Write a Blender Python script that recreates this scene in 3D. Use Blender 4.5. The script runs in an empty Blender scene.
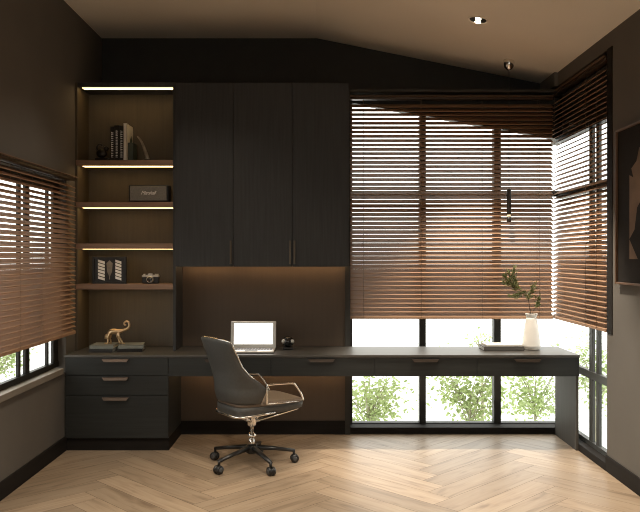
import bpy, bmesh, math, random
from mathutils import Vector, Matrix
C = bpy.context.scene.collection
R = random.Random(7)
PI = math.pi

# ------------------------------------------------------------------ materials
def nodes(name):
    m = bpy.data.materials.new(name); m.use_nodes = True
    nt = m.node_tree
    return m, nt, nt.nodes['Principled BSDF']

def mat(name, col, rough=0.5, metal=0.0, var=0.0, scale=(8, 8, 8), bump=0.0, detail=4, spec=None, coat=0):
    m, nt, b = nodes(name)
    b.inputs['Roughness'].default_value = rough
    b.inputs['Metallic'].default_value = metal
    if spec is not None: b.inputs['Specular IOR Level'].default_value = spec
    if coat: b.inputs['Coat Weight'].default_value = coat
    tc = nt.nodes.new('ShaderNodeTexCoord'); mp = nt.nodes.new('ShaderNodeMapping')
    mp.inputs['Scale'].default_value = scale
    n = nt.nodes.new('ShaderNodeTexNoise'); n.inputs['Detail'].default_value = detail; n.inputs['Scale'].default_value = 1
    r = nt.nodes.new('ShaderNodeValToRGB')
    r.color_ramp.elements[0].position = .3; r.color_ramp.elements[1].position = .7
    r.color_ramp.elements[0].color = tuple(max(0, c*(1-var)) for c in col) + (1,)
    r.color_ramp.elements[1].color = tuple(min(1, c*(1+var)) for c in col) + (1,)
    L = nt.links.new
    L(tc.outputs['Object'], mp.inputs['Vector']); L(mp.outputs['Vector'], n.inputs['Vector'])
    L(n.outputs['Fac'], r.inputs['Fac']); L(r.outputs['Color'], b.inputs['Base Color'])
    if bump:
        bp = nt.nodes.new('ShaderNodeBump'); bp.inputs['Strength'].default_value = bump; bp.inputs['Distance'].default_value = .002
        L(n.outputs['Fac'], bp.inputs['Height']); L(bp.outputs['Normal'], b.inputs['Normal'])
    return m

def emis(name, col, strength):
    m, nt, b = nodes(name)
    b.inputs['Base Color'].default_value = tuple(col) + (1,)
    b.inputs['Emission Color'].default_value = tuple(col) + (1,)
    b.inputs['Emission Strength'].default_value = strength
    return m

def floor_mat():
    m, nt, b = nodes('oak_herringbone')
    L = nt.links.new
    uv = nt.nodes.new('ShaderNodeUVMap'); uv.uv_map = 'UVMap'
    at = nt.nodes.new('ShaderNodeAttribute'); at.attribute_name = 'plank'
    mp = nt.nodes.new('ShaderNodeMapping'); mp.inputs['Scale'].default_value = (1.6, 17, 1)
    n = nt.nodes.new('ShaderNodeTexNoise'); n.inputs['Detail'].default_value = 6; n.inputs['Scale'].default_value = 1; n.inputs['Distortion'].default_value = 1.6
    r = nt.nodes.new('ShaderNodeValToRGB')
    e = r.color_ramp.elements
    e[0].position = .28; e[0].color = (.225, .160, .105, 1)
    e[1].position = .72; e[1].color = (.375, .285, .198, 1)
    k = r.color_ramp.elements.new(.47); k.color = (.325, .237, .160, 1)
    # knots
    mp2 = nt.nodes.new('ShaderNodeMapping'); mp2.inputs['Scale'].default_value = (2.0, 5.5, 1)
    n2 = nt.nodes.new('ShaderNodeTexNoise'); n2.inputs['Scale'].default_value = 1.3; n2.inputs['Detail'].default_value = 5
    r2 = nt.nodes.new('ShaderNodeValToRGB')
    r2.color_ramp.elements[0].position = .60; r2.color_ramp.elements[0].color = (0, 0, 0, 1)
    r2.color_ramp.elements[1].position = .76; r2.color_ramp.elements[1].color = (1, 1, 1, 1)
    mul = nt.nodes.new('ShaderNodeHueSaturation')
    ma = nt.nodes.new('ShaderNodeMapRange'); ma.inputs['To Min'].default_value = .80; ma.inputs['To Max'].default_value = 1.12
    mix = nt.nodes.new('ShaderNodeMixRGB'); mix.inputs['Color2'].default_value = (.12, .07, .04, 1)
    L(uv.outputs['UV'], mp.inputs['Vector']); L(mp.outputs['Vector'], n.inputs['Vector']); L(n.outputs['Fac'], r.inputs['Fac'])
    L(uv.outputs['UV'], mp2.inputs['Vector']); L(mp2.outputs['Vector'], n2.inputs['Vector']); L(n2.outputs['Fac'], r2.inputs['Fac'])
    L(r.outputs['Color'], mul.inputs['Color']); L(at.outputs['Fac'], ma.inputs['Value']); L(ma.outputs['Result'], mul.inputs['Value'])
    mf = nt.nodes.new('ShaderNodeMath'); mf.operation = 'MULTIPLY'; mf.inputs[1].default_value = .75
    L(r2.outputs['Color'], mf.inputs[0]); L(mf.outputs[0], mix.inputs['Fac'])
    L(mul.outputs['Color'], mix.inputs['Color1']); L(mix.outputs['Color'], b.inputs['Base Color'])
    b.inputs['Roughness'].default_value = .42
    bp = nt.nodes.new('ShaderNodeBump'); bp.inputs['Strength'].default_value = .15; bp.inputs['Distance'].default_value = .002
    L(n.outputs['Fac'], bp.inputs['Height']); L(bp.outputs['Normal'], b.inputs['Normal'])
    return m

def glass_mat():
    m, nt, b = nodes('window_glass'); nt.nodes.remove(b)
    out = nt.nodes['Material Output']
    t = nt.nodes.new('ShaderNodeBsdfTransparent'); t.inputs['Color'].default_value = (.96, .98, .97, 1)
    g = nt.nodes.new('ShaderNodeBsdfGlossy'); g.inputs['Roughness'].default_value = .02
    lw = nt.nodes.new('ShaderNodeLayerWeight'); lw.inputs['Blend'].default_value = .5
    pw = nt.nodes.new('ShaderNodeMath'); pw.operation = 'POWER'; pw.inputs[1].default_value = 4
    f = nt.nodes.new('ShaderNodeMath'); f.operation = 'MULTIPLY_ADD'; f.inputs[1].default_value = .5; f.inputs[2].default_value = .03
    nt.links.new(lw.outputs['Facing'], pw.inputs[0]); nt.links.new(pw.outputs[0], f.inputs[0])
    mx = nt.nodes.new('ShaderNodeMixShader')
    nt.links.new(f.outputs[0], mx.inputs[0]); nt.links.new(t.outputs[0], mx.inputs[1]); nt.links.new(g.outputs[0], mx.inputs[2])
    nt.links.new(mx.outputs[0], out.inputs['Surface'])
    return m

def leaf_mat(name, c1, c2, trans=.35):
    m, nt, b = nodes(name)
    tc = nt.nodes.new('ShaderNodeTexCoord'); n = nt.nodes.new('ShaderNodeTexNoise'); n.inputs['Scale'].default_value = 9
    r = nt.nodes.new('ShaderNodeValToRGB')
    r.color_ramp.elements[0].position = .35; r.color_ramp.elements[0].color = c1 + (1,)
    r.color_ramp.elements[1].position = .65; r.color_ramp.elements[1].color = c2 + (1,)
    nt.links.new(tc.outputs['Object'], n.inputs['Vector']); nt.links.new(n.outputs['Fac'], r.inputs['Fac'])
    nt.links.new(r.outputs['Color'], b.inputs['Base Color']); b.inputs['Roughness'].default_value = .6
    tr = nt.nodes.new('ShaderNodeBsdfTranslucent'); nt.links.new(r.outputs['Color'], tr.inputs['Color'])
    mx = nt.nodes.new('ShaderNodeMixShader'); mx.inputs[0].default_value = trans
    out = nt.nodes['Material Output']
    nt.links.new(b.outputs[0], mx.inputs[1]); nt.links.new(tr.outputs[0], mx.inputs[2]); nt.links.new(mx.outputs[0], out.inputs['Surface'])
    return m

M = dict(
    wall=mat('taupe_plaster', (.118, .104, .088), .85, var=.06, scale=(2.5, 2.5, 2.5), bump=.1, detail=8),
    ceil=mat('cream_ceiling_paint', (.82, .74, .62), .9, var=.04, scale=(1, 1, 1)),
    char=mat('charcoal_oak_veneer', (.031, .031, .031), .5, var=.20, scale=(60, 60, 2.5), bump=.12, spec=.4),
    charh=mat('charcoal_oak_horizontal', (.0225, .0235, .022), .5, var=.18, scale=(2.5, 60, 60), bump=.12, spec=.3),
    top=mat('charcoal_worktop', (.062, .056, .048), .45, var=.15, scale=(2.5, 50, 50), bump=.08),
    header=mat('dark_recess_paint', (.036, .033, .028), .8, var=.1),
    niche=mat('brown_oak_niche', (.082, .063, .041), .55, var=.10, scale=(50, 50, 2), bump=.1),
    splash=mat('brown_panel', (.085, .057, .036), .6, var=.04, scale=(40, 40, 2), bump=.05),
    shelf=mat('walnut_shelf', (.23, .135, .085), .45, var=.2, scale=(3, 60, 60), bump=.1),
    blind=mat('walnut_slat', (.31, .180, .104), .6, var=.06, scale=(3, 12, 12), spec=.25),
    blindrail=mat('dark_walnut_rail', (.045, .028, .018), .35, var=.15, scale=(3, 30, 30)),
    cord=mat('brown_cord', (.18, .12, .08), .8),
    frame=mat('black_aluminium', (.026, .024, .021), .5, 0, var=.05, spec=.25),
    frameg=mat('grey_aluminium', (.055, .056, .053), .5, 0, var=.05, spec=.3),
    base=mat('dark_baseboard', (.017, .014, .012), .7, var=.15, scale=(3, 3, 30), spec=.12),
    legp=mat('brown_grey_panel', (.070, .062, .053), .6, var=.1, scale=(50, 50, 3), spec=.2),
    sill=mat('taupe_sill', (.22, .19, .155), .5, var=.06),
    midpull=mat('brown_bronze_handle', (.10, .078, .056), .4, .7, var=.06),
    darkpull=mat('dark_bronze_handle', (.075, .055, .042), .4, .7, var=.06),
    bronze=mat('bronze_handle', (.17, .12, .09), .42, .7, var=.06, scale=(50, 50, 50)),
    chrome=mat('warm_chrome', (.86, .83, .78), .16, 1.0),
    leather=mat('charcoal_leather', (.056, .053, .048), .52, var=.1, scale=(60, 60, 60), bump=.15, spec=.4),
    seatl=mat('brown_leather', (.17, .125, .09), .5, var=.1, scale=(60, 60, 60), bump=.15),
    black=mat('black_plastic', (.012, .011, .010), .35),
    blackg=mat('gloss_black', (.008, .008, .008), .12, coat=.5),
    rubber=mat('grey_rubber', (.07, .07, .07), .6),
    alu=mat('silver_aluminium', (.52, .48, .43), .35, .7),
    keys=mat('grey_keys', (.08, .078, .075), .5),
    white=mat('white_ceramic', (.74, .70, .64), .42, var=.02),
    paper=mat('white_paper', (.80, .77, .70), .8, var=.03, scale=(2, 2, 90)),
    bright=mat('white_print_and_reflection', (.93, .92, .88), .5),  # spine lettering, and the blind reflections painted in the small frame
    cloth=mat('grey_speaker_cloth', (.17, .155, .13), .9, var=.3, scale=(220, 220, 220), bump=.4),
    gold=mat('antique_gold', (.62, .43, .25), .32, .85, var=.12, scale=(30, 30, 30)),
    green=mat('green_book_cloth', (.055, .075, .060), .6, var=.15),
    grey=mat('grey_green_cover', (.20, .205, .175), .6, var=.1),
    tan=mat('taupe_cover', (.085, .076, .066), .6, var=.1),
    horn=mat('grey_horn', (.24, .21, .17), .4, var=.3, scale=(20, 20, 20)),
    dark=mat('dark_bronze', (.025, .021, .018), .3, .5, var=.2),
    artm=mat('dark_picture_mat', (.022, .018, .015), .8, var=.15, spec=.15),
    artt=mat('tan_print', (.20, .125, .08), .8, var=.25, scale=(6, 6, 6), detail=8),
    artf=mat('brown_wood_frame', (.15, .085, .05), .4, var=.2, scale=(40, 3, 3)),
    stem=mat('brown_twig', (.06, .035, .02), .8, var=.2),
    bark=mat('pale_bark', (.30, .28, .19), .9, var=.2),
    ground=mat('pale_terrace', (.80, .80, .78), .9, var=.03),
    led=emis('warm_led', (1.0, .66, .27), 4.5),
    ledlow=emis('dim_warm_led', (1.0, .64, .32), 11.0),
    screen=emis('white_screen', (1.0, .98, .93), 2.6),
    bulb=emis('downlight_bulb', (1.0, .88, .66), 6.0),
    glow=emis('pendant_diffuser', (1.0, .82, .55), .35),
    floor=floor_mat(), glass=glass_mat(),
    leaf=leaf_mat('olive_leaf', (.07, .085, .025), (.19, .19, .07), .35),
    tree=leaf_mat('tree_leaf', (.23, .30, .10), (.42, .50, .24), .5),
)

# ------------------------------------------------------------------ mesh builder
class MB:
    def __init__(s): s.bm = bmesh.new()
    def box(s, x0, x1, y0, y1, z0, z1, bev=0, mi=0, mtx=None):
        vs = [s.bm.verts.new(v) for v in ((x0,y0,z0),(x1,y0,z0),(x1,y1,z0),(x0,y1,z0),(x0,y0,z1),(x1,y0,z1),(x1,y1,z1),(x0,y1,z1))]
        fs = [s.bm.faces.new([vs[i] for i in q]) for q in ((3,2,1,0),(4,5,6,7),(0,1,5,4),(1,2,6,5),(2,3,7,6),(3,0,4,7))]
        for f in fs: f.material_index = mi
        geo = vs
        if bev:
            es = list({e for f in fs for e in f.edges})
            r = bmesh.ops.bevel(s.bm, geom=es, offset=bev, segments=2, affect='EDGES', profile=.5)
            geo = list({v for f in r['faces'] for v in f.verts} | {v for v in vs if v.is_valid})
            for f in r['faces']: f.material_index = mi
        if mtx is not None:
            bmesh.ops.transform(s.bm, matrix=mtx, verts=geo)
        return s
    def poly(s, pts, d, mi=0):
        """closed outline pts extruded by vector d"""
        d = Vector(d)
        a = [s.bm.verts.new(p) for p in pts]; b = [s.bm.verts.new(Vector(p)+d) for p in pts]
        n = len(a)
        fs = [s.bm.faces.new(a[::-1]), s.bm.faces.new(b)]
        for i in range(n): fs.append(s.bm.faces.new((a[i], a[(i+1)%n], b[(i+1)%n], b[i])))
        for f in fs: f.material_index = mi
        return s
    def lathe(s, prof, c=(0,0,0), seg=32, axis='z', mi=0):
        rings = []
        for r, h in prof:
            ring = []
            for k in range(seg):
                a = 2*PI*k/seg
                u, v = r*math.cos(a), r*math.sin(a)
                p = {'z': (u, v, h), 'y': (u, h, v), 'x': (h, u, v)}[axis]
                ring.append(s.bm.verts.new((c[0]+p[0], c[1]+p[1], c[2]+p[2])))
            rings.append(ring)
        for i in range(len(rings)-1):
            for k in range(seg):
                f = s.bm.faces.new((rings[i][k], rings[i][(k+1)%seg], rings[i+1][(k+1)%seg], rings[i+1][k])); f.smooth = True; f.material_index = mi
        for rr, rev in ((rings[0], True), (rings[-1], False)):
            f = s.bm.faces.new(rr[::-1] if rev else rr); f.material_index = mi
        return s
    def tube(s, pts, rad, seg=10, closed=False, mi=0, flat=1.0):
        pts = [Vector(p) for p in pts]; n = len(pts)
        rads = rad if isinstance(rad, (list, tuple)) else [rad]*n
        rings = []; up = None
        for i, p in enumerate(pts):
            if closed: t = pts[(i+1)%n]-pts[i-1]
            else: t = pts[min(i+1,n-1)]-pts[max(i-1,0)]
            t.normalize()
            if up is None:
                up = Vector((0,0,1)) if abs(t.z) < .9 else Vector((0,1,0))
            a = t.cross(up)
            if a.length < 1e-4: a = t.cross(Vector((1,0,0)))
            a.normalize(); b = a.cross(t).normalized(); up = b
            rings.append([s.bm.verts.new(p + (a*math.cos(2*PI*k/seg)*rads[i] + b*math.sin(2*PI*k/seg)*rads[i]*flat)) for k in range(seg)])
        m = n if closed else n-1
        for i in range(m):
            A, B = rings[i], rings[(i+1)%n]
            for k in range(seg):
                f = s.bm.faces.new((A[k], A[(k+1)%seg], B[(k+1)%seg], B[k])); f.smooth = True; f.material_index = mi
        if not closed:
            s.bm.faces.new(rings[0][::-1]).material_index = mi; s.bm.faces.new(rings[-1]).material_index = mi
        return s
    def ball(s, c, r, sc=(1,1,1), mi=0, seg=20):
        m = Matrix.Translation(c) @ Matrix.Diagonal((r*sc[0], r*sc[1], r*sc[2], 1))
        res = bmesh.ops.create_uvsphere(s.bm, u_segments=seg, v_segments=seg//2, radius=1, matrix=m)
        for v in res['verts']:
            for f in v.link_faces: f.smooth = True; f.material_index = mi
        return s
    def build(s, name, m, parent=None, loc=(0,0,0), mods=()):
        bmesh.ops.recalc_face_normals(s.bm, faces=s.bm.faces[:])
        me = bpy.data.meshes.new(name); s.bm.to_mesh(me); s.bm.free()
        for x in (m if isinstance(m, (list, tuple)) else [m]): me.materials.append(M[x])
        o = bpy.data.objects.new(name, me); C.objects.link(o)
        o.location = loc
        if parent: o.parent = parent
        return o

def tag(o, label, cat, group=None):
    o['label'] = label; o['category'] = cat
    if group: o['group'] = group
    return o
def thing(name, label, cat, loc=(0,0,0), rz=0, group=None):
    o = bpy.data.objects.new(name, None); C.objects.link(o)
    o.empty_display_size = .1
    o.location = loc; o.rotation_euler = (0, 0, rz)
    return tag(o, label, cat, group)
def struct(o):
    o['kind'] = 'structure'; return o
def smooth_curve(pts, n=8):
    pts = [Vector(p) for p in pts]; out = []
    P = [pts[0]] + pts + [pts[-1]]
    for i in range(1, len(P)-2):
        for k in range(n):
            t = k/n; a, b, c, d = P[i-1], P[i], P[i+1], P[i+2]
            out.append(.5*((2*b) + (c-a)*t + (2*a-5*b+4*c-d)*t*t + (3*b-a-3*c+d)*t**3))
    out.append(pts[-1]); return out

# ------------------------------------------------------------------ dimensions (metres); camera at x 0, y 0, z 1.53 looking +y
XL, XR = -2.005, 2.045
YF, YB, YREC = -1.6, 6.44, 6.87           # front wall, back wall line, recess above the ledge
ZL, ZR, XRIDGE = 3.53, 3.11, -.03
LEDGE = 2.95
YD = 5.857                                 # front of the worktop
ZD = .755
YC = 6.12                                  # front of shelves and wall cabinets
YGB = 6.62                                 # back glass plane
XGR = 2.12                                 # right glass plane
XGL = -2.08
XBW = .25                                  # left end of back window opening

# ------------------------------------------------------------------ floor
def make_floor():
    bm = bmesh.new(); uvl = bm.loops.layers.uv.new('UVMap')
    w, n = .175, 6; Lg = w*n; gap = .0012
    fa = []
    c45 = math.sqrt(.5)
    def rot(u, v): return ((u - v)*c45 - .66, (u + v)*c45 + 2.5)
    x0, x1, y0, y1 = XL-.05, XGR+.0, YF-.05, YB+.2
    def clip(poly, ax, val, keep_less):
        out = []
        for i in range(len(poly)):
            a, b = poly[i], poly[(i+1)%len(poly)]
            ia = (a[ax] <= val) == keep_less; ib = (b[ax] <= val) == keep_less
            if ia: out.append(a)
            if ia != ib:
                t = (val-a[ax])/(b[ax]-a[ax]); out.append(tuple(a[j]+(b[j]-a[j])*t for j in range(4)))
        return out
    for band in range(-8, 9):
        for k in range(-60, 60):
            for kind in (0, 1):
                if kind == 0: u0, v0, du, dv = (k+2*n*band)*w, k*w, Lg, w
                else: u0, v0, du, dv = (k+2*n*band)*w, (k+1)*w, w, Lg
                cx, cy = rot(u0+du/2, v0+dv/2)
                if not (x0-1 < cx < x1+1 and y0-1 < cy < y1+1): continue
                ou, ov = R.random()*50, R.random()*50
                g = gap
                pts = []
                for (a, b) in ((g, g), (du-g, g), (du-g, dv-g), (g, dv-g)):
                    X, Y = rot(u0+a, v0+b)
                    uu, vv = (a, b) if kind == 0 else (b, a)
                    pts.append((X, Y, uu+ou, vv+ov))
                for ax, val, kl in ((0, x0, False), (0, x1, True), (1, y0, False), (1, y1, True)):
                    pts = clip(pts, ax, val, kl)
                    if len(pts) < 3: break
                if len(pts) < 3: continue
                val = R.random()
                f = bm.faces.new([bm.verts.new((p[0], p[1], 0)) for p in pts])
                if f.normal.z < 0: f.normal_flip()
                for lp in f.loops:
                    for p in pts:
                        if abs(p[0]-lp.vert.co.x) < 1e-6 and abs(p[1]-lp.vert.co.y) < 1e-6: lp[uvl].uv = (p[2], p[3])
                fa.append(val)
    # dark joint bed + slab just under the planks
    vs = [bm.verts.new(p) for p in ((x0,y0,-.003),(x1,y0,-.003),(x1,y1,-.003),(x0,y1,-.003))]
    f = bm.faces.new(vs); f.material_index = 1; fa.append(0)
    vs = [bm.verts.new(p) for p in ((x0,y0,-.12),(x0,y1,-.12),(x1,y1,-.12),(x1,y0,-.12))]
    f = bm.faces.new(vs); f.material_index = 1; fa.append(0)
    me = bpy.data.meshes.new('floor'); bm.to_mesh(me); bm.free()
    at = me.attributes.new('plank', 'FLOAT', 'FACE')
    for i, v in enumerate(fa): at.data[i].value = v
    me.materials.append(M['floor']); me.materials.append(M['stem'])
    for p in me.polygons:
        if p.normal.z < 0 and p.center.z > -.05: p.flip()
    return struct((lambda o: (C.objects.link(o), o)[1])(bpy.data.objects.new('floor', me)))
make_floor()

# ------------------------------------------------------------------ shell
zc = lambda x: ZL - (ZL-ZR)*(x-XRIDGE)/(XR-XRIDGE) if x > XRIDGE else ZL
ce = MB()
ce.poly([(XL-.2,YF-.1,ZL),(XRIDGE,YF-.1,ZL),(XR+.2,YF-.1,zc(XR+.2)),(XR+.2,YF-.1,ZL+.2),(XL-.2,YF-.1,ZL+.2)], (0,YREC+.2-YF,0))
struct(ce.build('ceiling', 'ceil'))

WL0, WL1, WLz0, WLz1 = 2.6, 5.90, .66, 2.12       # left opening (y, z)
w = MB()
for (y0,y1,z0,z1) in ((YF-.1,WL0,0,ZL+.05),(WL1,YREC+.1,0,ZL+.05),(WL0,WL1,0,WLz0-.04),(WL0,WL1,WLz1,ZL+.05)):
    w.box(XL-.09, XL, y0, y1, z0, z1)
struct(w.build('wall_left', 'wall'))

WR0, WR1, WRz1 = 5.33, YGB+.02, 2.995
w = MB()
w.box(XR, XR+.16, YF-.1, WR0, 0, ZL)
w.box(XR, XR+.16, WR0, YREC+.1, WRz1, 3.3)
w.box(2.02, XR+.16, YB+.0, YREC+.1, WRz1, 3.3)
w.box(XGR+.03, XR+.16, WR0, YREC+.1, 2.56, WRz1)   # outer wall above the glass
struct(w.build('wall_right', 'wall'))

w = MB()
# panels behind cabinetry
w.box(XL-.1, XBW, YB, YREC+.1, 0, LEDGE)
w.box(XL-.1, XR+.1, YREC, YREC+.1, LEDGE, ZL+.05)
w.box(XBW, XGR+.06, YGB+.03, YREC+.1, 2.93, LEDGE)
struct(w.build('wall_back', 'header'))
w = MB()
# triangular part of the outer wall over the sloping window head
w.poly([(XBW, YGB+.03, 2.915), (XGR+.06, YGB+.03, 2.580), (XGR+.06, YGB+.03, 2.95), (XBW, YGB+.03, 2.95)], (0,.1,0))
w.box(XBW, XR, YB, YGB+.03, 2.945, 2.965)
struct(w.build('trim_1', 'header'))
w = MB()
w.box(XL-.1, -.8, YF-.1, YF, 0, ZL+.05); w.box(.8, XR+.1, YF-.1, YF, 0, ZL+.05)
w.box(-.8, .8, YF-.1, YF, 0, .4); w.box(-.8, .8, YF-.1, YF, 2.6, ZL+.05)
struct(w.build('wall_front', 'wall'))
w = MB()
for a_, b_ in ((-.8, -.74), (-.03, .03), (.74, .8)): w.box(a_, b_, YF-.08, YF-.02, .4, 2.6)
w.box(-.74, .74, YF-.08, YF-.02, .4, .46); w.box(-.74, .74, YF-.08, YF-.02, 2.54, 2.6)
w4 = struct(w.build('added_fill_window', 'frame'))  # unseen window added behind the camera to let in fill daylight
w = MB(); w.box(-.74, .74, YF-.055, YF-.05, .46, 2.54); w.build('window_pane', 'glass', w4)

w = MB(); w.box(-1.20, .235, YB-.012, YB, ZD, 1.46)
struct(w.build('trim_2', 'splash'))
w = MB(); w.box(-1.20, .235, YB-.012, YB, .115, ZD-.02)
struct(w.build('trim_3', 'splash'))
w = MB(); w.box(.215, XBW+.01, YB-.03, YB+.0, 0, LEDGE)
struct(w.build('trim_4', 'header'))

b = MB(); b.box(XL, XL+.013, YF, 5.92, 0, .115, .003); struct(b.build('baseboard_left', 'base'))
b = MB(); b.box(XR-.013, XR, YF, WR0, 0, .113, .003); struct(b.build('baseboard_right', 'base'))
b = MB(); b.box(-1.20, .24, YB-.028, YB-.012, 0, .115, .003); struct(b.build('baseboard_back', 'base'))
# low sills closing the openings at floor level
b = MB(); b.box(XBW, XGR+.05, YB-.01, YGB+.05, -.05, .055, .004); struct(b.build('trim_5', 'base'))
b = MB(); b.box(XR-.013, XGR+.06, WR0, YB-.01, -.05, .055, .004); struct(b.build('trim_6', 'base'))

# ------------------------------------------------------------------ windows
# window_1: left
g = MB()
g.box(XGL-.015, XGL+.02, WL0, WL1, WLz0, .70); g.box(XGL-.015, XGL+.02, WL0, WL1, 2.04, WLz1)
for a, bb in ((WL0, 2.68), (3.80, 3.90), (5.13, 5.166), (5.251, 5.326), (5.671, 5.70), (5.80, WL1)):
    g.box(XGL-.008, XGL+.014, a, bb, .70, 2.04, .003)
w1 = struct(g.build('window_1', 'frame'))
g = MB(); g.box(XGL-.006, XGL, WL0+.01, WL1-.01, .70, 2.04); g.build('window_pane', 'glass', w1)
g = MB(); g.box(XL-.12, XL+.018, WL0-.02, 5.80, .615, .66, .004); g.build('window_sill', 'sill', w1)
# window_2: back
zt = lambda x: 2.915 - .1765*(x-XBW)
g = MB()
g.box(XBW, .285, YGB-.05, YGB+.04, .05, 2.93)
for a, bb in ((.876, .932), (1.532, 1.592)):
    g.poly([(a,YGB-.04,.05),(bb,YGB-.04,.05),(bb,YGB-.04,zt(bb)),(a,YGB-.04,zt(a))], (0,.08,0))
g.box(.285, XGR, YGB-.03, YGB+.04, .045, .062)
g.box(.285, XGR, YGB-.03, YGB+.03, 2.055, 2.105)
g.poly([(.28,YGB-.03,zt(.28)-.03),(XGR,YGB-.03,zt(XGR)-.03),(XGR,YGB-.03,zt(XGR)+.03),(.28,YGB-.03,zt(.28)+.03)], (0,.07,0))
w2 = struct(g.build('window_2', 'frame'))
g = MB(); g.poly([(.29,YGB,.06),(XGR,YGB,.06),(XGR,YGB,zt(XGR)),(.29,YGB,zt(.29))], (0,.006,0)); g.build('window_pane', 'glass', w2)
# window_3: right
g = MB()
for a, bb in ((WR0, 5.44), (5.65, 5.705), (5.783, 5.853)):
    g.box(XGR-.015, XGR+.010, a, bb, .05, 2.56, .003)
g.box(XGR-.02, XGR+.02, WR0, YGB, .05, .09)
g.box(XGR-.02, XGR+.02, WR0, YGB, .575, .635, .004)
g.box(XGR-.03, XGR+.03, WR0, YGB, 2.035, 2.085)
g.box(XGR-.03, XGR+.04, WR0, YGB, 2.53, 2.57)
w3 = struct(g.build('window_3', 'frameg'))
g = MB(); g.box(XGR, XGR+.006, WR0, YGB+.006, .09, 2.54); g.build('window_pane', 'glass', w3)

# ------------------------------------------------------------------ venetian blinds
def blind(name, label, length, z0, z1, loc, rz, ladders, slat_mat='blind', w=.068, pitch=.0378, ang=28.6):
    """local x along the slats, local -y towards the room"""
    t = thing(name, label, 'window blind', loc, rz)
    h = MB(); h.box(0, length, -.030, .034, z1-.022, z1, .004)
    h.build('headrail', 'blindrail', t)
    h = MB(); h.box(-.006, length+.006, -.050, -.030, z1, z1+.007, .002); h.build('headrail_cap', 'artf', t)
    s = MB(); n = int((z1-.035-z0-.02)/pitch)
    a = math.radians(ang); th = .0045
    for i in range(n):
        zc_ = z0+.035+i*pitch
        prof = []
        for side in (1, -1):
            for k in range(5):
                q = (k/4-.5)*side; u = q*w; v = -(.5-2*q*q)*.004 + side*th/2
                prof.append((0, u*math.cos(a)-v*math.sin(a), zc_ + u*math.sin(a)+v*math.cos(a)))
        s.poly(prof, (length, 0, 0))
    s.build('slats', slat_mat, t)
    b = MB(); b.box(0, length, -.030, .026, z0, z0+.02, .004); b.build('bottom_rail', slat_mat, t)
    for x in ladders:
        c = MB()
        for dy in (-.033, .033): c.tube([(x, dy, z0+.01), (x, dy, z1-.02)], .0012, 5)
        c.build('ladder_cord', 'cord', t)
    return t
blind('venetian_blind', 'wide walnut-brown slatted blind across the back window behind the vase', 1.76, .985, 2.908, (.257, 6.50, 0), 0, (.12, .62, 1.15, 1.64))
blind('venetian_blind', 'narrow brown slatted blind on the right wall window beside the framed picture', 1.25, .985, 2.952, (2.068, 6.585, 0), -PI/2, (.1, .85, 1.08))
blind('venetian_blind', 'brown slatted blind on the left wall window beside the lit shelves', 3.35, .915, 2.147, (-1.965, 2.58, 0), PI/2, (.3, 1.2, 2.25, 2.62, 3.0), pitch=.0365, ang=26.5, w=.066)
g = MB(); g.box(XR-.006, XR+.035, WR0-.105, WR0-.012, .98, 3.0, .003)
struct(g.build('trim_7', 'base'))

# ------------------------------------------------------------------ open shelving niche
nx0, nx1 = -1.985, -1.203
t = thing('open_shelving', 'tall open shelving niche with walnut shelves and warm LED strips, left of the wall cabinets', 'shelves', (nx0, YC, ZD))
def at0(mb, name, m, parent):
    o = mb.build(name, m, parent); l = parent.matrix_world.inverted() if False else None
    o.location = -Vector(parent.location) if parent.rotation_euler.z == 0 else o.location
    return o
a = MB(); a.box(nx0-.018, nx0, YC, YB, ZD, 2.95, .001); at0(a, 'side_panel', 'niche', t)
a = MB(); a.box(nx1, nx1+.022, YC, YB-.001, ZD, 2.95, .001); at0(a, 'side_panel', 'char', t)
a = MB(); a.box(nx0, nx1, YB-.02, YB-.002, ZD, 2.95); at0(a, 'back_panel', 'niche', t)
a = MB(); a.box(nx0, nx1, YC, YB-.02, 2.915, 2.95, .001); at0(a, 'top_panel', 'char', t)
SH = [2.315, 1.972, 1.632, 1.300]
for z, drop in zip(SH, (.0032, .0032, .0025, .0005)):
    a = MB(); a.box(nx0-.012, nx1-.001, YC-.004, YB-.02, z-.044, z, .002); sh = at0(a, 'shelf', 'shelf', t)
    a = MB(); a.box(nx0+.03, nx1-.004, YC+.04, YC+.10, z-.044-drop, z-.0435)
    o = a.build('led_strip', 'led', sh)
a = MB(); a.box(nx0+.03, nx1-.004, YC+.03, YC+.09, 2.9115, 2.9145); at0(a, 'led_strip', 'led', t)

# ------------------------------------------------------------------ wall cabinets
cz0, cz1 = 1.455, 2.945
def door(x0, x1, parent, hx):
    d = MB(); d.box(x0+.0015, x1-.0015, YC-.02, YC-.001, cz0-.012, cz1-.003, .0015); d = at0(d, 'door', 'char', parent)
    h = MB(); h.box(hx-.008, hx+.008, YC-.045, YC-.035, cz0+.01, cz0+.20, .002)
    for z in (cz0+.02, cz0+.18): h.box(hx-.004, hx+.004, YC-.038, YC-.019, z, z+.01)
    h.build('handle', 'midpull', d)
cx0, cx1, cx2, cx3 = -1.180, -.708, -.226, .235
for name, lab, x0, x1, doors in (
    ('wall_cabinet', 'tall charcoal single-door wall cabinet next to the lit open shelves', cx0, cx1, ((cx0, cx1, cx1-.018),)),
    ('wall_cabinet', 'tall charcoal double-door wall cabinet next to the back window', cx1, cx3, ((cx1, cx2, cx2-.018), (cx2, cx3, cx2+.018)))):
    t = thing(name, lab, 'cabinet', (x0, YC, cz0))
    a = MB(); a.box(x0, x1-.001, YC, YB-.001, cz0, cz1, .001); at0(a, 'body', 'char', t)
    for d in doors: door(d[0], d[1], t, d[2])
    a = MB(); a.box(x0+.02, x1-.02, YB-.085, YB-.065, cz0-.003, cz0-.0005); at0(a, 'led_strip', 'ledlow', t)

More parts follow.
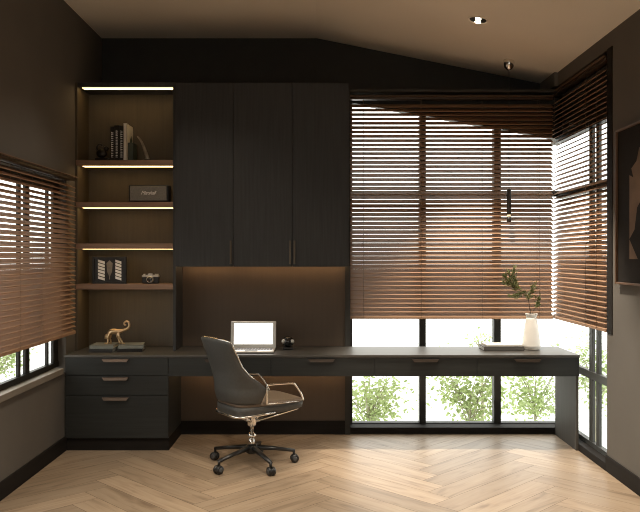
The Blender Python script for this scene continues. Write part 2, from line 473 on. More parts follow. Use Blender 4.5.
# ------------------------------------------------------------------ pull handle (folded plate with slanted ends)
def pull(parent, xc, y, z, wd=.205, mt_='bronze'):
    h = MB()
    h.poly([(xc-wd/2, y-.030, z), (xc+wd/2, y-.030, z), (xc+wd/2-.015, y-.033, z-.020), (xc-wd/2+.015, y-.033, z-.020)], (0, .004, 0))
    h.box(xc-wd/2, xc+wd/2, y-.030, y+.001, z-.002, z+.002)
    return h.build('handle', mt_, parent)
# ------------------------------------------------------------------ drawer cabinet
bx0, bx1 = -1.998, -1.190
t = thing('drawer_cabinet', 'charcoal base cabinet with three drawers under the left end of the worktop', 'cabinet', (bx0, YD, 0))
a = MB(); a.box(bx0, bx1, YD+.021, YB-.03, .100, ZD-.021, .001); at0(a, 'body', 'charh', t)
a = MB(); a.box(bx0+.0, bx1-.0, YD+.050, YB-.03, 0, .10); at0(a, 'plinth', 'base', t)
a = MB(); a.box(bx0, bx1, YD+.03, YD+.05, 0, .098, .001); at0(a, 'toe_kick', 'base', t)
for z0, z1 in ((.594, .733), (.437, .590), (.102, .433)):
    a = MB(); a.box(bx0+.002, bx1-.002, YD+.002, YD+.0205, z0, z1, .0015); d = at0(a, 'drawer', 'charh', t)
    pull(d, -1.598, YD+.002, z1-.012+.002)
# ------------------------------------------------------------------ worktop with desk drawers
t = thing('long_worktop', 'long charcoal built-in desk worktop with four drawers running to the right window', 'desk', (bx0, YD, 0))
a = MB(); a.box(bx0-.004, 2.035, YD-.004, YB-.032+.0, ZD-.02, ZD, .002)
at0(a, 'desktop', 'top', t)
a = MB(); a.box(bx1+.001, 2.033, YD+.022, YD+.035, .588, ZD-.021)
a.box(bx1+.001, 2.033, YD+.035, YB-.1, .588, .60); a.box(bx1+.001, 2.033, YB-.1, YB-.085, .588, ZD-.021)
at0(a, 'apron', 'charh', t)
seams = [bx1+.002, -.384, .424, 1.230, 2.033]
for i in range(4):
    a = MB(); a.box(seams[i]+.0015, seams[i+1]-.0015, YD+.002, YD+.0215, .587, .733, .0015)
    d = at0(a, 'drawer', 'charh', t)
    pull(d, (-.80, .012, .824, 1.622)[i], YD+.002, .722, mt_='darkpull')
a = MB(); a.box(2.013, 2.033, YD+.022, YB-.035, 0, .587, .001); at0(a, 'leg_panel', 'legp', t)
a = MB(); a.box(bx1+.05, .22, YB-.115, YB-.10, .578, .5875); at0(a, 'led_strip', 'ledlow', t)

# ------------------------------------------------------------------ laptop
t = thing('laptop', 'open laptop with a bright white screen on the desk behind the chair', 'laptop', (-.552, 6.06, ZD))
a = MB(); a.box(-.185, .185, -.11, .125, .002, .016, .004); a.build('base', 'alu', t)
a = MB()
for r in range(5):
    for c in range(14): a.box(-.165+c*.0237, -.165+c*.0237+.020, -.005+r*.0215, .0135+r*.0215, .0155, .0175)
a.box(-.05, .05, -.095, -.02, .0155, .0165)
a.build('keyboard', 'keys', t)
m = Matrix.Translation((0, .128, .012)) @ Matrix.Rotation(math.radians(-9), 4, 'X')
a = MB(); a.box(-.188, .188, -.004, .006, 0, .222, .004, mtx=m); ld = a.build('lid', 'alu', t)
a = MB(); a.box(-.160, .160, -.0055, -.0042, .034, .206, mtx=m); a.build('screen', 'screen', ld)
# ------------------------------------------------------------------ small black round speaker / pot
t = thing('desk_speaker', 'small round black gadget with two highlights modelled as pale discs, right of the laptop', 'speaker', (-.265, 6.2, ZD))
a = MB(); a.lathe([(.03, 0), (.045, .004), (.04, .018), (.022, .024)]); a.build('foot', 'black', t)
a = MB(); a.ball((0, 0, .066), .050, (1.0, .9, .9)); a.build('body', 'blackg', t)
for x in (-.036, .036):  # highlights on both sides of the body, modelled as pale discs
    a = MB(); a.lathe([(.020, 0), (.019, .008), (.006, .010)], axis='y', seg=20)
    o = a.build('highlight_disc', 'alu', t, (x, -.028, .07)); o.rotation_euler = (0, 0, 0); o.scale = (.8, -1, 1)

# ------------------------------------------------------------------ books
def book(name, label, w, d, h, loc, rz, cover, group=None, cat='book', pages='paper', standing=False):
    """lying book: x width (spine along x, facing -y), y depth, z thickness; standing: x thickness, z height"""
    t = thing(name, label, cat, loc, rz, group)
    a = MB(); k = .004
    if standing:
        a.box(0, w, 0, k, 0, h, .001); a.box(0, k, 0, d, 0, h); a.box(w-k, w, 0, d, 0, h); a.build('cover', cover, t)
        a = MB(); a.box(k, w-k, k, d-.006, .005, h-.006); a.build('pages', pages, t)
    else:
        a.box(-w/2, w/2, -d/2, -d/2+k, 0, h, .001); a.box(-w/2, w/2, -d/2, d/2, 0, k); a.box(-w/2, w/2, -d/2, d/2, h-k, h); a.build('cover', cover, t)
        a = MB(); a.box(-w/2+.006, w/2-.006, -d/2+k, d/2-.006, k, h-k); a.build('pages', pages, t)
    return t
book('book', 'grey-brown thick book lying on the worktop, lower of the two left of the white vase', .33, .20, .036, (1.50, 6.20, ZD), 0, 'tan')
book('book', 'thin white book lying on top of the grey-brown book beside the vase', .30, .17, .012, (1.51, 6.21, ZD+.036), .04, 'paper')
# stacks under the figurine
book('book', 'dark thin book at the bottom of the left stack below the gold figurine', .19, .22, .026, (-1.762, 6.12, ZD), 0, 'dark')
book('book', 'grey-green book on top of the left stack below the gold figurine', .19, .21, .030, (-1.762, 6.12, ZD+.026), .03, 'grey')
book('book', 'dark thin book at the bottom of the right stack below the gold figurine', .20, .22, .026, (-1.545, 6.14, ZD), .10, 'dark')
book('book', 'grey-green book on top of the right stack below the gold figurine', .20, .20, .028, (-1.545, 6.14, ZD+.026), .16, 'grey')
# gold animal figurine
fz = ZD+.056
t = thing('animal_figurine', 'gold long-tailed animal figurine with a curled tail standing on the books', 'figurine', (-1.66, 6.12, fz))
a = MB()
body = smooth_curve([(-.075,0,.060), (-.062,0,.088), (-.035,0,.102), (.0,0,.100), (.035,0,.106), (.07,0,.118)], 6)
nb = len(body); a.tube(body, [.012+.012*math.sin(PI*min(1, i/nb*1.15)) for i in range(nb)], 12)
a.tube(smooth_curve([(-.060,-.012,.088), (-.072,-.012,.05), (-.070,-.012,.02), (-.078,-.013,-.001)], 5), [.013]*6+[.009]*10, 10)
a.tube(smooth_curve([(-.052,.012,.088), (-.062,.012,.05), (-.054,.012,.02), (-.058,.013,0)], 5), [.012]*6+[.008]*10, 10)
a.tube(smooth_curve([(.012,-.012,.095), (.020,-.013,.06), (.036,-.013,.035), (.052,-.013,.001)], 5), [.013]*6+[.008]*10, 10)
a.tube(smooth_curve([(.008,.012,.095), (.000,.013,.06), (.012,.013,.03), (.020,.013,.001)], 5), [.013]*6+[.008]*10, 10)
for x, y in ((-.084, -.013), (-.064, .013), (.058, -.013), (.026, .013)): a.ball((x-.004, y, .006), .010, (1.5, .8, .6))
a.build('body', 'gold', t)
a = MB(); tl = smooth_curve([(.065,0,.117), (.088,0,.128), (.100,0,.150), (.094,0,.176), (.074,0,.184), (.058,0,.170), (.062,0,.154), (.074,0,.156)], 6)
a.tube(tl, [.012-.007*i/len(tl) for i in range(len(tl))], 10); a.build('tail', 'gold', t)
a = MB(); a.ball((-.084, 0, .060), .019, (1.0, .8, 1.15)); a.ball((-.094, 0, .048), .010, (1.1, .8, 1)); 
for s in (-1, 1): a.ball((-.076, s*.013, .078), .007, (.6, .7, 1.2))
a.build('head', 'gold', t)

# shelf-top row (top shelf)
z = SH[0]
bk = [('black book with white spine lettering, first beside the dark ornament on the top shelf', .032, .285, 'black'),
      ('black book with white spine lettering, second of the row on the top shelf', .040, .295, 'black'),
      ('black book with a pale lettered spine touching the tall white book', .036, .290, 'black')]
x = -1.732
for i, (lab, wd, h, cv) in enumerate(bk):
    t = book('book', lab, wd, .20, h, (x, 6.18, z), 0, cv, standing=True)
    a = MB(); rr = random.Random(i+3); zz = .03
    while zz < h-.04:                                  # vertical lettering strokes
        l = rr.uniform(.006, .014)
        a.box(wd/2-.009, wd/2+.008, -.0008, .0005, zz, zz+l*.55)
        if rr.random() < .7: a.box(wd/2-.007, wd/2-.003, -.0008, .0005, zz, zz+l)
        zz += l+.005
    a.build('spine_lettering', 'bright', t); x += wd+.001
t = book('book', 'tall white book on the top shelf with a dark picture on its cover', .026, .21, .31, (x, 6.17, z), 0, 'paper', standing=True)
a = MB(); a.poly([(.0265,.10,.07), (.0265,.19,.07), (.0265,.19,.17), (.0265,.15,.23), (.0265,.11,.19), (.0265,.09,.12)], (.0006,0,0)); a.build('cover_print', 'green', t)
x += .027
t = book('book', 'short dark green book right of the white book on the top shelf', .045, .13, .155, (x+.001, 6.2, z), 0, 'green', standing=True)
t = thing('horn_ornament', 'curved grey horn ornament on the top shelf right of the green book', 'ornament', (-1.445, 6.22, z))
a = MB(); c = smooth_curve([(-.075,0,.21), (-.045,0,.175), (-.02,0,.12), (.0,0,.06), (.012,0,.018)], 6)
a.tube(c, [.005+.013*i/len(c) for i in range(len(c))], 12); a.build('horn', 'horn', t)
a = MB(); a.lathe([(.032, 0), (.032, .010), (.02, .02)]); a.build('foot', 'dark', t)
t = thing('coiled_ornament', 'small dark rounded ornament at the left of the top shelf books', 'ornament', (-1.80, 6.20, z))
a = MB(); a.box(-.055, .05, -.04, .04, 0, .025, .005); a.build('plinth', 'dark', t)
a = MB(); a.ball((-.01, 0, .065), .042, (1.1, .8, .95)); a.ball((.028, 0, .105), .022); a.tube(smooth_curve([(-.03,0,.07), (-.05,0,.11), (-.03,0,.14), (.0,0,.13)], 5), .008, 8)
a.build('figure', 'dark', t)

# radio speaker
z = SH[1]
t = thing('retro_speaker', 'grey cloth-fronted speaker with white script lettering on the second shelf', 'speaker', (-1.412, 6.16, z))
a = MB(); a.box(-.165, .165, 0, .12, .004, .142, .006); a.build('case', 'black', t)
a = MB(); a.box(-.152, .148, -.006, .001, .014, .132, .003); a.build('grille', 'cloth', t)
for s in (-.13, .13):
    a = MB(); a.lathe([(.012, 0), (.012, .006)], (s, .05, 0), 12); a.build('foot', 'rubber', t)
fc = bpy.data.curves.new('lettering', 'FONT'); fc.body = 'Marshall'; fc.size = .042; fc.shear = .45; fc.extrude = .0008; fc.align_x = 'CENTER'; fc.space_character = .86
fo = bpy.data.objects.new('lettering', fc); C.objects.link(fo); fo.location = (-.004, -.0068, .064); fo.rotation_euler = (PI/2, 0, 0)
bpy.context.view_layer.update()
me = bpy.data.meshes.new_from_object(fo.evaluated_get(bpy.context.evaluated_depsgraph_get())); me.materials.clear(); me.materials.append(M['white'])
lo = bpy.data.objects.new('lettering', me); C.objects.link(lo); lo.location = fo.location; lo.rotation_euler = fo.rotation_euler; lo.parent = t
bpy.data.objects.remove(fo); lo.name = 'lettering'

# framed leaf print
z = SH[3]
t = thing('picture_frame', 'small black frame with a leaf print and painted white blind reflections on the lowest shelf', 'picture frame', (-1.747, 6.2, z))
fw, fh = .285, .225
a = MB(); k = .018
a.box(-fw/2, -fw/2+k, 0, .022, 0, fh, .002); a.box(fw/2-k, fw/2, 0, .022, 0, fh, .002); a.box(-fw/2+k, fw/2-k, 0, .022, 0, k, .002); a.box(-fw/2+k, fw/2-k, 0, .022, fh-k, fh, .002)
a.build('frame', 'black', t)
a = MB(); a.box(-fw/2+k, fw/2-k, .010, .016, k, fh-k); pr = a.build('print_backing', 'black', t)
for x0, x1 in ((-.104, -.040), (.040, .098)):
    n = 6; a = MB()
    for i in range(n):                                   # blind reflections painted as white bands with dark diagonal gaps
        zb = .030+i*.0275; lo_, hi_ = zb, zb+.021
        a.poly([(x0+.008, .009, lo_+.012), (x1, .009, lo_-.004), (x1, .009, hi_-.004), (x0+.008, .009, hi_+.012)], (0, .0015, 0))
    a.build('reflection_bands', 'bright', pr)
a = MB()
a.poly([(-.026, .009, .17), (0, .009, .195), (.026, .009, .17), (.02, .009, .10), (.003, .009, .06), (.003, .009, .035), (-.003, .009, .035), (-.003, .009, .06), (-.02, .009, .10)], (0, .0012, 0))
a.build('leaf_motif', 'horn', pr)
a = MB(); a.poly([(-.03, .021, .0), (.03, .021, .0), (.02, .021, .15), (-.02, .021, .15)], (0, .003, 0)); a.build('easel_back', 'black', t)

# film camera
t = thing('film_camera', 'small silver and black film camera on the lowest shelf', 'camera', (-1.405, 6.21, z))
a = MB(); a.box(-.070, .070, -.016, .018, .001, .058, .006); a.build('body', 'black', t)
a = MB(); a.box(-.071, .071, -.017, .019, .055, .072, .004)
a.poly([(-.024,-.021,.066), (.024,-.021,.066), (.014,-.021,.086), (-.014,-.021,.086)], (0,.034,0))
for x, r in ((-.052, .011), (.040, .008), (.058, .010)): a.lathe([(r, .071), (r, .080), (r*.7, .082)], (x, 0, 0), 16)
a.build('top_plate', 'alu', t)
a = MB(); a.lathe([(.029, -.016), (.029, -.028), (.026, -.030), (.026, -.046), (.022, -.047), (.020, -.040)], (0, 0, .036), 24, 'y'); ln = a.build('lens_barrel', 'alu', t)
a = MB(); a.lathe([(.021, -.0410), (.021, -.0475), (.012, -.050)], (0, 0, .036), 24, 'y'); a.build('lens_glass', 'blackg', ln)

# ------------------------------------------------------------------ vase and olive branch
vx, vy = 1.752, 6.20
t = thing('ceramic_vase', 'tall white ribbed ceramic vase at the right end of the worktop', 'vase', (vx, vy, ZD))
prof = [(.060, 0), (.070, .006)]
for i in range(61):
    q = i/60; h = .012+q*.285
    r = .077*(1-q)**.85 + .034*q**.9
    if q < .1: r = .070+.006*math.sin(q*10*PI/2)
    r = max(r, .038) if q < .88 else .038+(q-.88)/.12*.012
    prof.append((r + .0008*math.sin(h*700), h))
prof += [(.047, .298), (.034, .27), (.040, .05), (.01, .04)]
a = MB(); a.lathe(prof, seg=40); a.build('vessel', 'white', t)
t2 = thing('olive_branch', 'leafy dark green olive branch standing in the white vase', 'branch', (vx, vy, ZD+.05))
def twig(pts, r0): 
    c = smooth_curve(pts, 6); return c, [r0*(1-.7*i/len(c)) for i in range(len(c))]
t2.scale = (.9, .9, .93)
twigs = [
    ([(0.0,0,0), (-.005,0,.20), (-.012,0,.30), (-.035,-.005,.41), (-.07,0,.46), (-.13,0,.49), (-.19,0,.55), (-.205,0,.63)], .0045),
    ([(-.03,0,.39), (-.02,0,.43), (.01,0,.47), (.025,0,.53)], .003),
    ([(0,0,.24), (.02,.01,.29), (.055,.01,.34), (.07,.01,.40)], .003),
    ([(-.08,0,.46), (-.11,0,.44), (-.15,0,.42), (-.19,0,.425)], .0028),
    ([(-.12,0,.485), (-.17,-.01,.50), (-.22,-.01,.56), (-.25,-.01,.60)], .0028),
    ([(-.15,0,.51), (-.145,.01,.56), (-.16,.01,.62), (-.15,.01,.67)], .0028),
    ([(-.17,0,.53), (-.21,0,.53), (-.25,0,.54)], .0025)]
a = MB(); leaves = MB(); rr = random.Random(11)
def leaf(mb, p, d, ln, wd, nrm):
    d = d.normalized(); s_ = d.cross(nrm)
    if s_.length < 1e-3: s_ = d.cross(Vector((1,0,0)))
    s_.normalize(); n = s_.cross(d)
    P_ = [p, p+d*ln*.35+s_*wd/2+n*ln*.04, p+d*ln*.7+s_*wd*.38, p+d*ln-n*ln*.05, p+d*ln*.7-s_*wd*.38, p+d*ln*.35-s_*wd/2+n*ln*.04]
    mid = [p+d*ln*.35, p+d*ln*.7]
    v = [mb.bm.verts.new(q) for q in P_]; c = [mb.bm.verts.new(q) for q in mid]
    for q in ((v[0],v[1],c[0]), (v[1],v[2],c[1],c[0]), (v[2],v[3],c[1]), (v[3],v[4],c[1]), (v[4],v[5],c[0],c[1]), (v[5],v[0],c[0])): mb.bm.faces.new(q)
for pts, r0 in twigs:
    c, rs = twig(pts, r0); a.tube(c, rs, 6)
    for i in range(len(c)-1):
        if c[i].z < .31: continue
        if rr.random() < (.25 if (pts[0][2] == 0.0 and c[i].z < .47) else .95):
            for _ in range(rr.choice((3, 4, 5))):
                dd = (c[i+1]-c[i]).normalized() + Vector((rr.uniform(-1,1), rr.uniform(-1,1), rr.uniform(-.6,1)))*.9
                leaf(leaves, c[i]+Vector((rr.gauss(0, .007), rr.gauss(0, .007), rr.gauss(0, .007))), dd, rr.uniform(.034, .060), rr.uniform(.007, .012), Vector((rr.uniform(-1,1), rr.uniform(-1,1), rr.uniform(-1,1))))
a.build('stem', 'stem', t2); leaves.build('leaves', 'leaf', t2)

# ------------------------------------------------------------------ wall picture (right)
t = thing('framed_picture', 'large framed abstract print hanging on the right wall', 'picture', (XR, 4.65, 1.34))
y0, y1, h = -.46, .46, 1.045
a = MB(); k = .014
for q in ((y0,y0+k,0,h), (y1-k,y1,0,h), (y0+k,y1-k,0,k), (y0+k,y1-k,h-k,h)): a.box(-.032, 0, *q, .002)
a.build('frame', 'artf', t)
a = MB(); a.box(-.016, -.004, y0+k, y1-k, k, h-k); mt = a.build('mount_board', 'artm', t)
a = MB(); a.box(-.018, -.016, -.26, .25, .17, .88); pp = a.build('print', 'artt', t)
a = MB(); a.poly([(-.0186, .25, .30), (-.0186, .17, .36), (-.0186, .13, .50), (-.0186, .0, .60), (-.0186, -.12, .55), (-.0186, -.2, .40), (-.0186, -.2, .17), (-.0186, .12, .17)], (.0006,0,0))
a.poly([(-.0186, .25, .88), (-.0186, .10, .88), (-.0186, .14, .80), (-.0186, .22, .76), (-.0186, .19, .70), (-.0186, .25, .72)], (.0006,0,0))
a.build('dark_shapes', 'artm', pp)

# ------------------------------------------------------------------ pendant lamp
px_, py_ = 1.612, 6.38
zceil = zc(px_)
t = thing('pendant_lamp', 'slim black and clear cylinder pendant hanging in front of the back blind', 'lamp', (px_, py_, zceil))
a = MB(); a.lathe([(.046, .006), (.046, -.020), (.040, -.055), (.022, -.075), (.006, -.085)], seg=28); a.build('ceiling_canopy', 'chrome', t)
a = MB(); a.tube([(0,0,-.08), (0,0,-1.10)], .0022, 6); a.build('cord', 'black', t)
a = MB(); a.lathe([(.006, -1.095), (.017, -1.10), (.019, -1.11), (.019, -1.31), (.017, -1.315)], seg=24); a.build('housing', 'dark', t)
a = MB(); a.lathe([(.016, -1.275), (.016, -1.33), (.010, -1.335)], seg=20); a.build('diffuser', 'glow', t)
a = MB(); a.lathe([(.0185, -1.333), (.0185, -1.372), (.012, -1.378)], seg=20); a.build('end_cap', 'dark', t)

# ------------------------------------------------------------------ ceiling downlights
slope = math.atan((ZL-ZR)/(XR-XRIDGE))
def downlight(lab, x, y, group=None):
    z = zc(x); t = thing('ceiling_downlight', lab, 'light', (x, y, z), 0, group)
    t.rotation_euler = (0, slope if x > XRIDGE else 0, 0)
    a = MB(); a.lathe([(.078, .004), (.078, -.004), (.068, -.006), (.064, .004)], seg=32); a.build('trim_ring', 'ceil', t)
    a = MB(); a.lathe([(.063, .004), (.063, -.002)], seg=28); a.build('recess', 'black', t)
    for dx, dy in ((-.006, -.036), (.006, .036)):
        a = MB(); a.ball((dx, dy, -.006), .019, (1.2, 1.0, .5)); a.build('bulb', 'bulb', t)
downlight('small round recessed ceiling spotlight with two bright bulbs above the right of the room', 1.175, 5.56)

def spot(x, y, z, tx, ty, tz, power, size=75, blend=.8, col=(1, .89, .74), rad=.05):
    l = bpy.data.lights.new('spot', 'SPOT'); l.energy = power; l.color = col; l.spot_size = math.radians(size); l.spot_blend = blend; l.shadow_soft_size = rad
    o = bpy.data.objects.new('spot_light', l); C.objects.link(o); o.location = (x, y, z)
    o.rotation_euler = (Vector((tx, ty, tz))-Vector((x, y, z))).to_track_quat('-Z', 'Y').to_euler()
spot(1.175, 5.56, 3.21, 1.48, 5.86, 0, 400, 66, .45)
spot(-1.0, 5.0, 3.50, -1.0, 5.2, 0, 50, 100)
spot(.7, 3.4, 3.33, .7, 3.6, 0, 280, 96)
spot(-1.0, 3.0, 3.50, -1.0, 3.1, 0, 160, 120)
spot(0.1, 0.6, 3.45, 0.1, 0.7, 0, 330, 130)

# ------------------------------------------------------------------ office chair
CX, CY, PHI = -.50, 5.485, math.radians(35)
t = thing('office_chair', 'dark grey leather swivel office chair with chrome armrests in front of the desk', 'chair', (CX, CY, 0), PHI)
# local: x forward, y left, z up
def lerp_tab(tab, q):
    for i in range(len(tab)-1):
        if q <= tab[i+1][0]:
            f = (q-tab[i][0])/(tab[i+1][0]-tab[i][0]); f = f*f*(3-2*f)*.35+f*.65
            return tab[i][1]+(tab[i+1][1]-tab[i][1])*f
    return tab[-1][1]
Zs = [.445, .50, .56, .61, .65, .70, .76, .83, .89, .945]
cen = [(.44, -.215), (.56, -.245), (.70, -.25), (.945, -.315)]
edg = [(.44, -.10), (.50, -.055), (.60, -.025), (.645, -.07), (.70, -.155), (.78, -.215), (.945, -.285)]
hwt = [(.44, .205), (.56, .243), (.64, .245), (.78, .225), (.945, .222)]
a = MB(); nu = 16
N = 30; grid = []
for j in range(N+1):
    zz = .492 + (.945-.492)*j/N
    c_, e_, h_ = lerp_tab(cen, zz), lerp_tab(edg, zz), lerp_tab(hwt, zz)
    row = []
    for i in range(nu+1):
        u = i/nu*2-1
        row.append(Vector((c_+(e_-c_)*abs(u)**2.6, h_*math.sin(u*PI/2*.92)/math.sin(PI/2*.92), zz - .018*(abs(u)**3)*(j/N) )))
    grid.append(row)
def shell(mb, grid, th):
    nj, ni = len(grid), len(grid[0])
    nrm = [[None]*ni for _ in range(nj)]
    for j in range(nj):
        for i in range(ni):
            du = grid[j][min(i+1,ni-1)]-grid[j][max(i-1,0)]; dv = grid[min(j+1,nj-1)][i]-grid[max(j-1,0)][i]
            nrm[j][i] = du.cross(dv).normalized()
    A = [[mb.bm.verts.new(grid[j][i]+nrm[j][i]*th/2) for i in range(ni)] for j in range(nj)]
    B = [[mb.bm.verts.new(grid[j][i]-nrm[j][i]*th/2) for i in range(ni)] for j in range(nj)]
    for j in range(nj-1):
        for i in range(ni-1):
            f = mb.bm.faces.new((A[j][i], A[j][i+1], A[j+1][i+1], A[j+1][i])); f.smooth = True
            f = mb.bm.faces.new((B[j+1][i], B[j+1][i+1], B[j][i+1], B[j][i])); f.smooth = True
    for i in range(ni-1):
        mb.bm.faces.new((A[0][i+1], A[0][i], B[0][i], B[0][i+1])); mb.bm.faces.new((A[-1][i], A[-1][i+1], B[-1][i+1], B[-1][i]))
    for j in range(nj-1):
        mb.bm.faces.new((A[j][0], A[j+1][0], B[j+1][0], B[j][0])); mb.bm.faces.new((A[j+1][-1], A[j][-1], B[j][-1], B[j+1][-1]))
shell(a, grid, .022); back = a.build('backrest', 'leather', t)
# bright trim along the shell edge: up one side, over the top, down the other
edge = [grid[j][0] for j in range(12, N+1, 2)] + [grid[N][i] for i in range(1, nu)] + [grid[j][-1] for j in range(N, 11, -2)]
a = MB(); a.tube([p+Vector((0,0,.002)) for p in edge], .0068, 8); a.build('edge_trim', 'chrome', back)
# seat: rounded outline, thicker at the rear
def outline(n, f0, f1, hr, hf, p=4):
    out = []
    for k in range(n):
        th = 2*PI*k/n; cx_, sy_ = math.cos(th), math.sin(th)
        ux = math.copysign(abs(cx_)**(2/p), cx_); uy = math.copysign(abs(sy_)**(2/p), sy_)
        f = (f0+f1)/2+ux*(f1-f0)/2; q = (ux+1)/2
        out.append((f, uy*(hr+(hf-hr)*q), q))
    return out
def loops(mb, rows):
    V = [[mb.bm.verts.new(p) for p in r] for r in rows]; n = len(V[0])
    for i in range(len(V)-1):
        for k in range(n):
            f = mb.bm.faces.new((V[i][k], V[i][(k+1)%n], V[i+1][(k+1)%n], V[i+1][k])); f.smooth = True
    mb.bm.faces.new(V[0][::-1]); mb.bm.faces.new(V[-1])
O = outline(64, -.215, .338, .200, .238, 5.5)
zb = lambda q: .384+.036*q
ztp = lambda q: .478-.006*q
rows = []
for s_, kz in ((.86, 0), (.95, .02), (.99, .12), (1.0, .5), (1.0, .85)):
    rows.append([(.03+(f-.03)*s_, l*s_, zb(q)+(ztp(q)-zb(q))*kz) for f, l, q in O])
a = MB(); loops(a, rows); seat = a.build('seat_shell', 'leather', t)
rows = []
for s_, dz in ((.985, -.012), (.99, .004), (.965, .012), (.88, .016), (.6, .010), (.2, .006)):
    rows.append([(.03+(f-.03)*s_, l*s_, ztp(q)+dz) for f, l, q in O])
a = MB(); loops(a, rows); a.build('seat_cushion', 'seatl', t)
# chrome rim around the rear bottom of the seat
rim = [(.03+(f-.03)*1.01, l*1.01, zb(q)+.012) for f, l, q in O if f < .12]
O2 = [p for p in O]
idx = [k for k in range(64) if O[k][0] < .10]
a = MB(); a.tube([(.03+(O[k][0]-.03)*1.012, O[k][1]*1.012, zb(O[k][2])+.012) for k in idx], .010, 8); a.build('seat_rim', 'chrome', t)
# side trim on top edge of the seat + arm loops
for s_ in (-1, 1):
    arm = smooth_curve([(-.015, s_*.238, .485), (-.022, s_*.250, .55), (-.022, s_*.252, .605), (-.01, s_*.252, .620), (.08, s_*.254, .620), (.185, s_*.254, .614), (.215, s_*.253, .600), (.265, s_*.248, .535), (.292, s_*.240, .480)], 5)
    a = MB(); a.tube(arm, .0078, 8); a.build('armrest', 'chrome', t)
    a = MB(); a.tube([(-.02, s_*.233, .482), (.10, s_*.240, .479), (.25, s_*.241, .476)], .0045, 8); a.build('side_trim', 'chrome', t)
# mechanism with four arms
a = MB()
a.lathe([(.024, .285), (.032, .295), (.034, .345), (.030, .384)], seg=24)
for f, l, z_ in ((.285, -.185, .412), (.285, .185, .412), (-.15, -.12, .392), (-.15, .12, .392)):
    a.tube([(0, 0, .312), (f*.5, l*.5, .312+(z_-.312)*.5), (f, l, z_)], [.015, .012, .008], 10, flat=.8)
a.build('seat_mount', 'chrome', t)
a = MB(); a.lathe([(.020, .13), (.020, .19), (.014, .192), (.014, .325)], seg=20); a.ball((0, 0, .215), .030, (1, 1, .85)); a.build('gas_column', 'chrome', t)
a = MB(); a.lathe([(.032, .085), (.044, .095), (.046, .135), (.034, .150), (.022, .155)], seg=28); a.build('hub', 'black', t)
for k in range(5):
    th = math.radians(12+72*k) - PHI; dx, dy = math.cos(th), math.sin(th)
    a = MB(); a.tube([(dx*.03, dy*.03, .128), (dx*.17, dy*.17, .112), (dx*.315, dy*.315, .088)], [.025, .019, .0145], 10, flat=.8)
    a.tube([(dx*.313, dy*.313, .094), (dx*.313, dy*.313, .052)], .010, 8)
    lg = a.build('base_leg', 'black', t)
    a = MB(); tx, ty = -dy, dx
    hx, hy = dx*.318, dy*.318
    ax = Vector((tx, ty, 0)); m0 = Matrix.Translation((hx, hy, .031)) @ ax.to_track_quat('Z', 'Y').to_matrix().to_4x4()
    b = MB(); 
    b.lathe([(.010, -.027), (.028, -.025), (.031, -.018), (.031, -.008), (.024, -.006), (.024, .006), (.031, .008), (.031, .018), (.028, .025), (.010, .027)], seg=24)
    bmesh.ops.transform(b.bm, matrix=m0, verts=b.bm.verts[:])
    cs = b.build('caster', 'black', lg)
    b = MB()
    for q in (-1, 1):
        b = MB(); b.lathe([(.017, q*.026), (.012, q*.0285)], seg=16)
        bmesh.ops.transform(b.bm, matrix=m0, verts=b.bm.verts[:])
        b.build('caster_cap', 'rubber', lg)

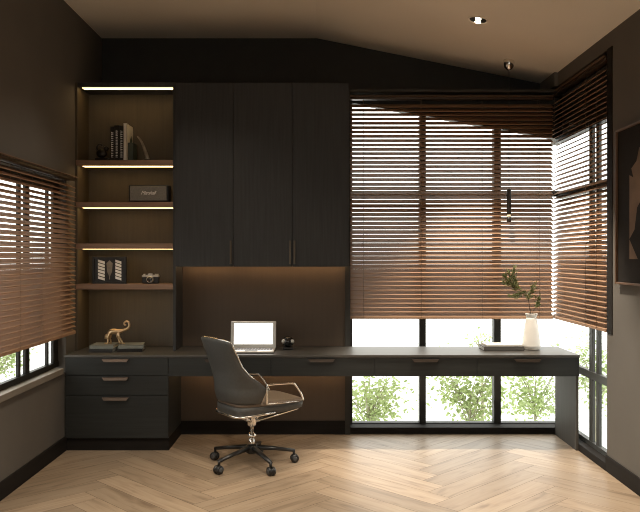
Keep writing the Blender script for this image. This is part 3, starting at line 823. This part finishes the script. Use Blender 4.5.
# ------------------------------------------------------------------ outside: pale ground and young trees
g = MB(); g.box(-14, 14, -8, 26, -1.6, -1.5); go = struct(g.build('ground', 'ground'))
def tree(label, x, y, zc_, rx, rz, n, seed):
    r = random.Random(seed)
    t = thing('garden_tree', label, 'tree', (x, y, -1.5), 0, 'young trees outside the windows')
    a = MB(); tips = []
    a.tube(smooth_curve([(0,0,0), (.02,.01,(zc_+1.5)*.5), (0,0,zc_+1.5)], 5), [.028]*6+[.016]*5, 8)
    for k in range(16):
        th = r.uniform(0, 2*PI); e = r.uniform(-.3, 1.0); L_ = r.uniform(.5, 1)
        s0 = Vector((0, 0, zc_+1.5-rz*.6+r.random()*rz*.5)); e0 = Vector((math.cos(th)*rx*L_, math.sin(th)*rx*L_, zc_+1.5+rz*e*L_))
        m_ = (s0+e0)/2+Vector((0, 0, .05))
        c = smooth_curve([s0, m_, e0], 6); a.tube(c, [.010-.007*i/len(c) for i in range(len(c))], 5)
        tips += c[4:]
    a.build('trunk', 'bark', t)
    b = MB()
    for k in range(n):
        p = Vector(r.choice(tips)) + Vector((r.gauss(0, .10), r.gauss(0, .10), r.gauss(0, .10)))
        leaf(b, p, Vector((r.uniform(-1,1), r.uniform(-1,1), r.uniform(-.9,.5))), r.uniform(.05, .08), r.uniform(.024, .042), Vector((r.uniform(-1,1), r.uniform(-1,1), r.uniform(-1,1))))
    b.build('foliage', 'tree', t)
tree('pale green young tree seen below the desk through the leftmost pane of the back window', .58, 9.0, -.28, .42, .62, 900, 1)
tree('pale green young tree seen below the desk through the middle pane of the back window', 1.84, 9.2, -.26, .42, .68, 1200, 2)
tree('pale green young tree seen below the desk through the right pane of the back window', 2.95, 10.3, -.40, .52, .68, 1000, 3)
tree('taller thin pale green tree whose top shows above the desk left of the vase', 2.50, 11.6, .10, .16, .26, 110, 8)
tree('pale green tree outside the right wall window', 4.25, 11.6, -.35, .60, .75, 1100, 5)
tree('pale green tree outside the left wall window', -5.1, 11.7, -.15, .55, .55, 900, 6)

# ------------------------------------------------------------------ world, camera, view
wd = bpy.data.worlds.new('World'); bpy.context.scene.world = wd; wd.use_nodes = True
bg = wd.node_tree.nodes['Background']; bg.inputs['Color'].default_value = (1.0, .975, .93, 1); bg.inputs['Strength'].default_value = 2.8
cam = bpy.data.cameras.new('camera'); co = bpy.data.objects.new('camera', cam); C.objects.link(co)
cam.sensor_fit = 'HORIZONTAL'; cam.sensor_width = 36; cam.lens = 36*748/640; cam.clip_start = .05
co.location = (0, 0, 1.53); co.rotation_euler = (PI/2, 0, 0)
sc = bpy.context.scene; sc.camera = co
sc.view_settings.view_transform = 'Standard'; sc.view_settings.look = 'None'; sc.view_settings.gamma = 1
sc.view_settings.use_curve_mapping = False; sc.view_settings.exposure = 0.24
sc.cycles.use_denoising = True; sc.cycles.filter_width = 1.05
sc.cycles.max_bounces = 10; sc.cycles.diffuse_bounces = 6; sc.cycles.transparent_max_bounces = 12
sc.cycles.sample_clamp_indirect = 6
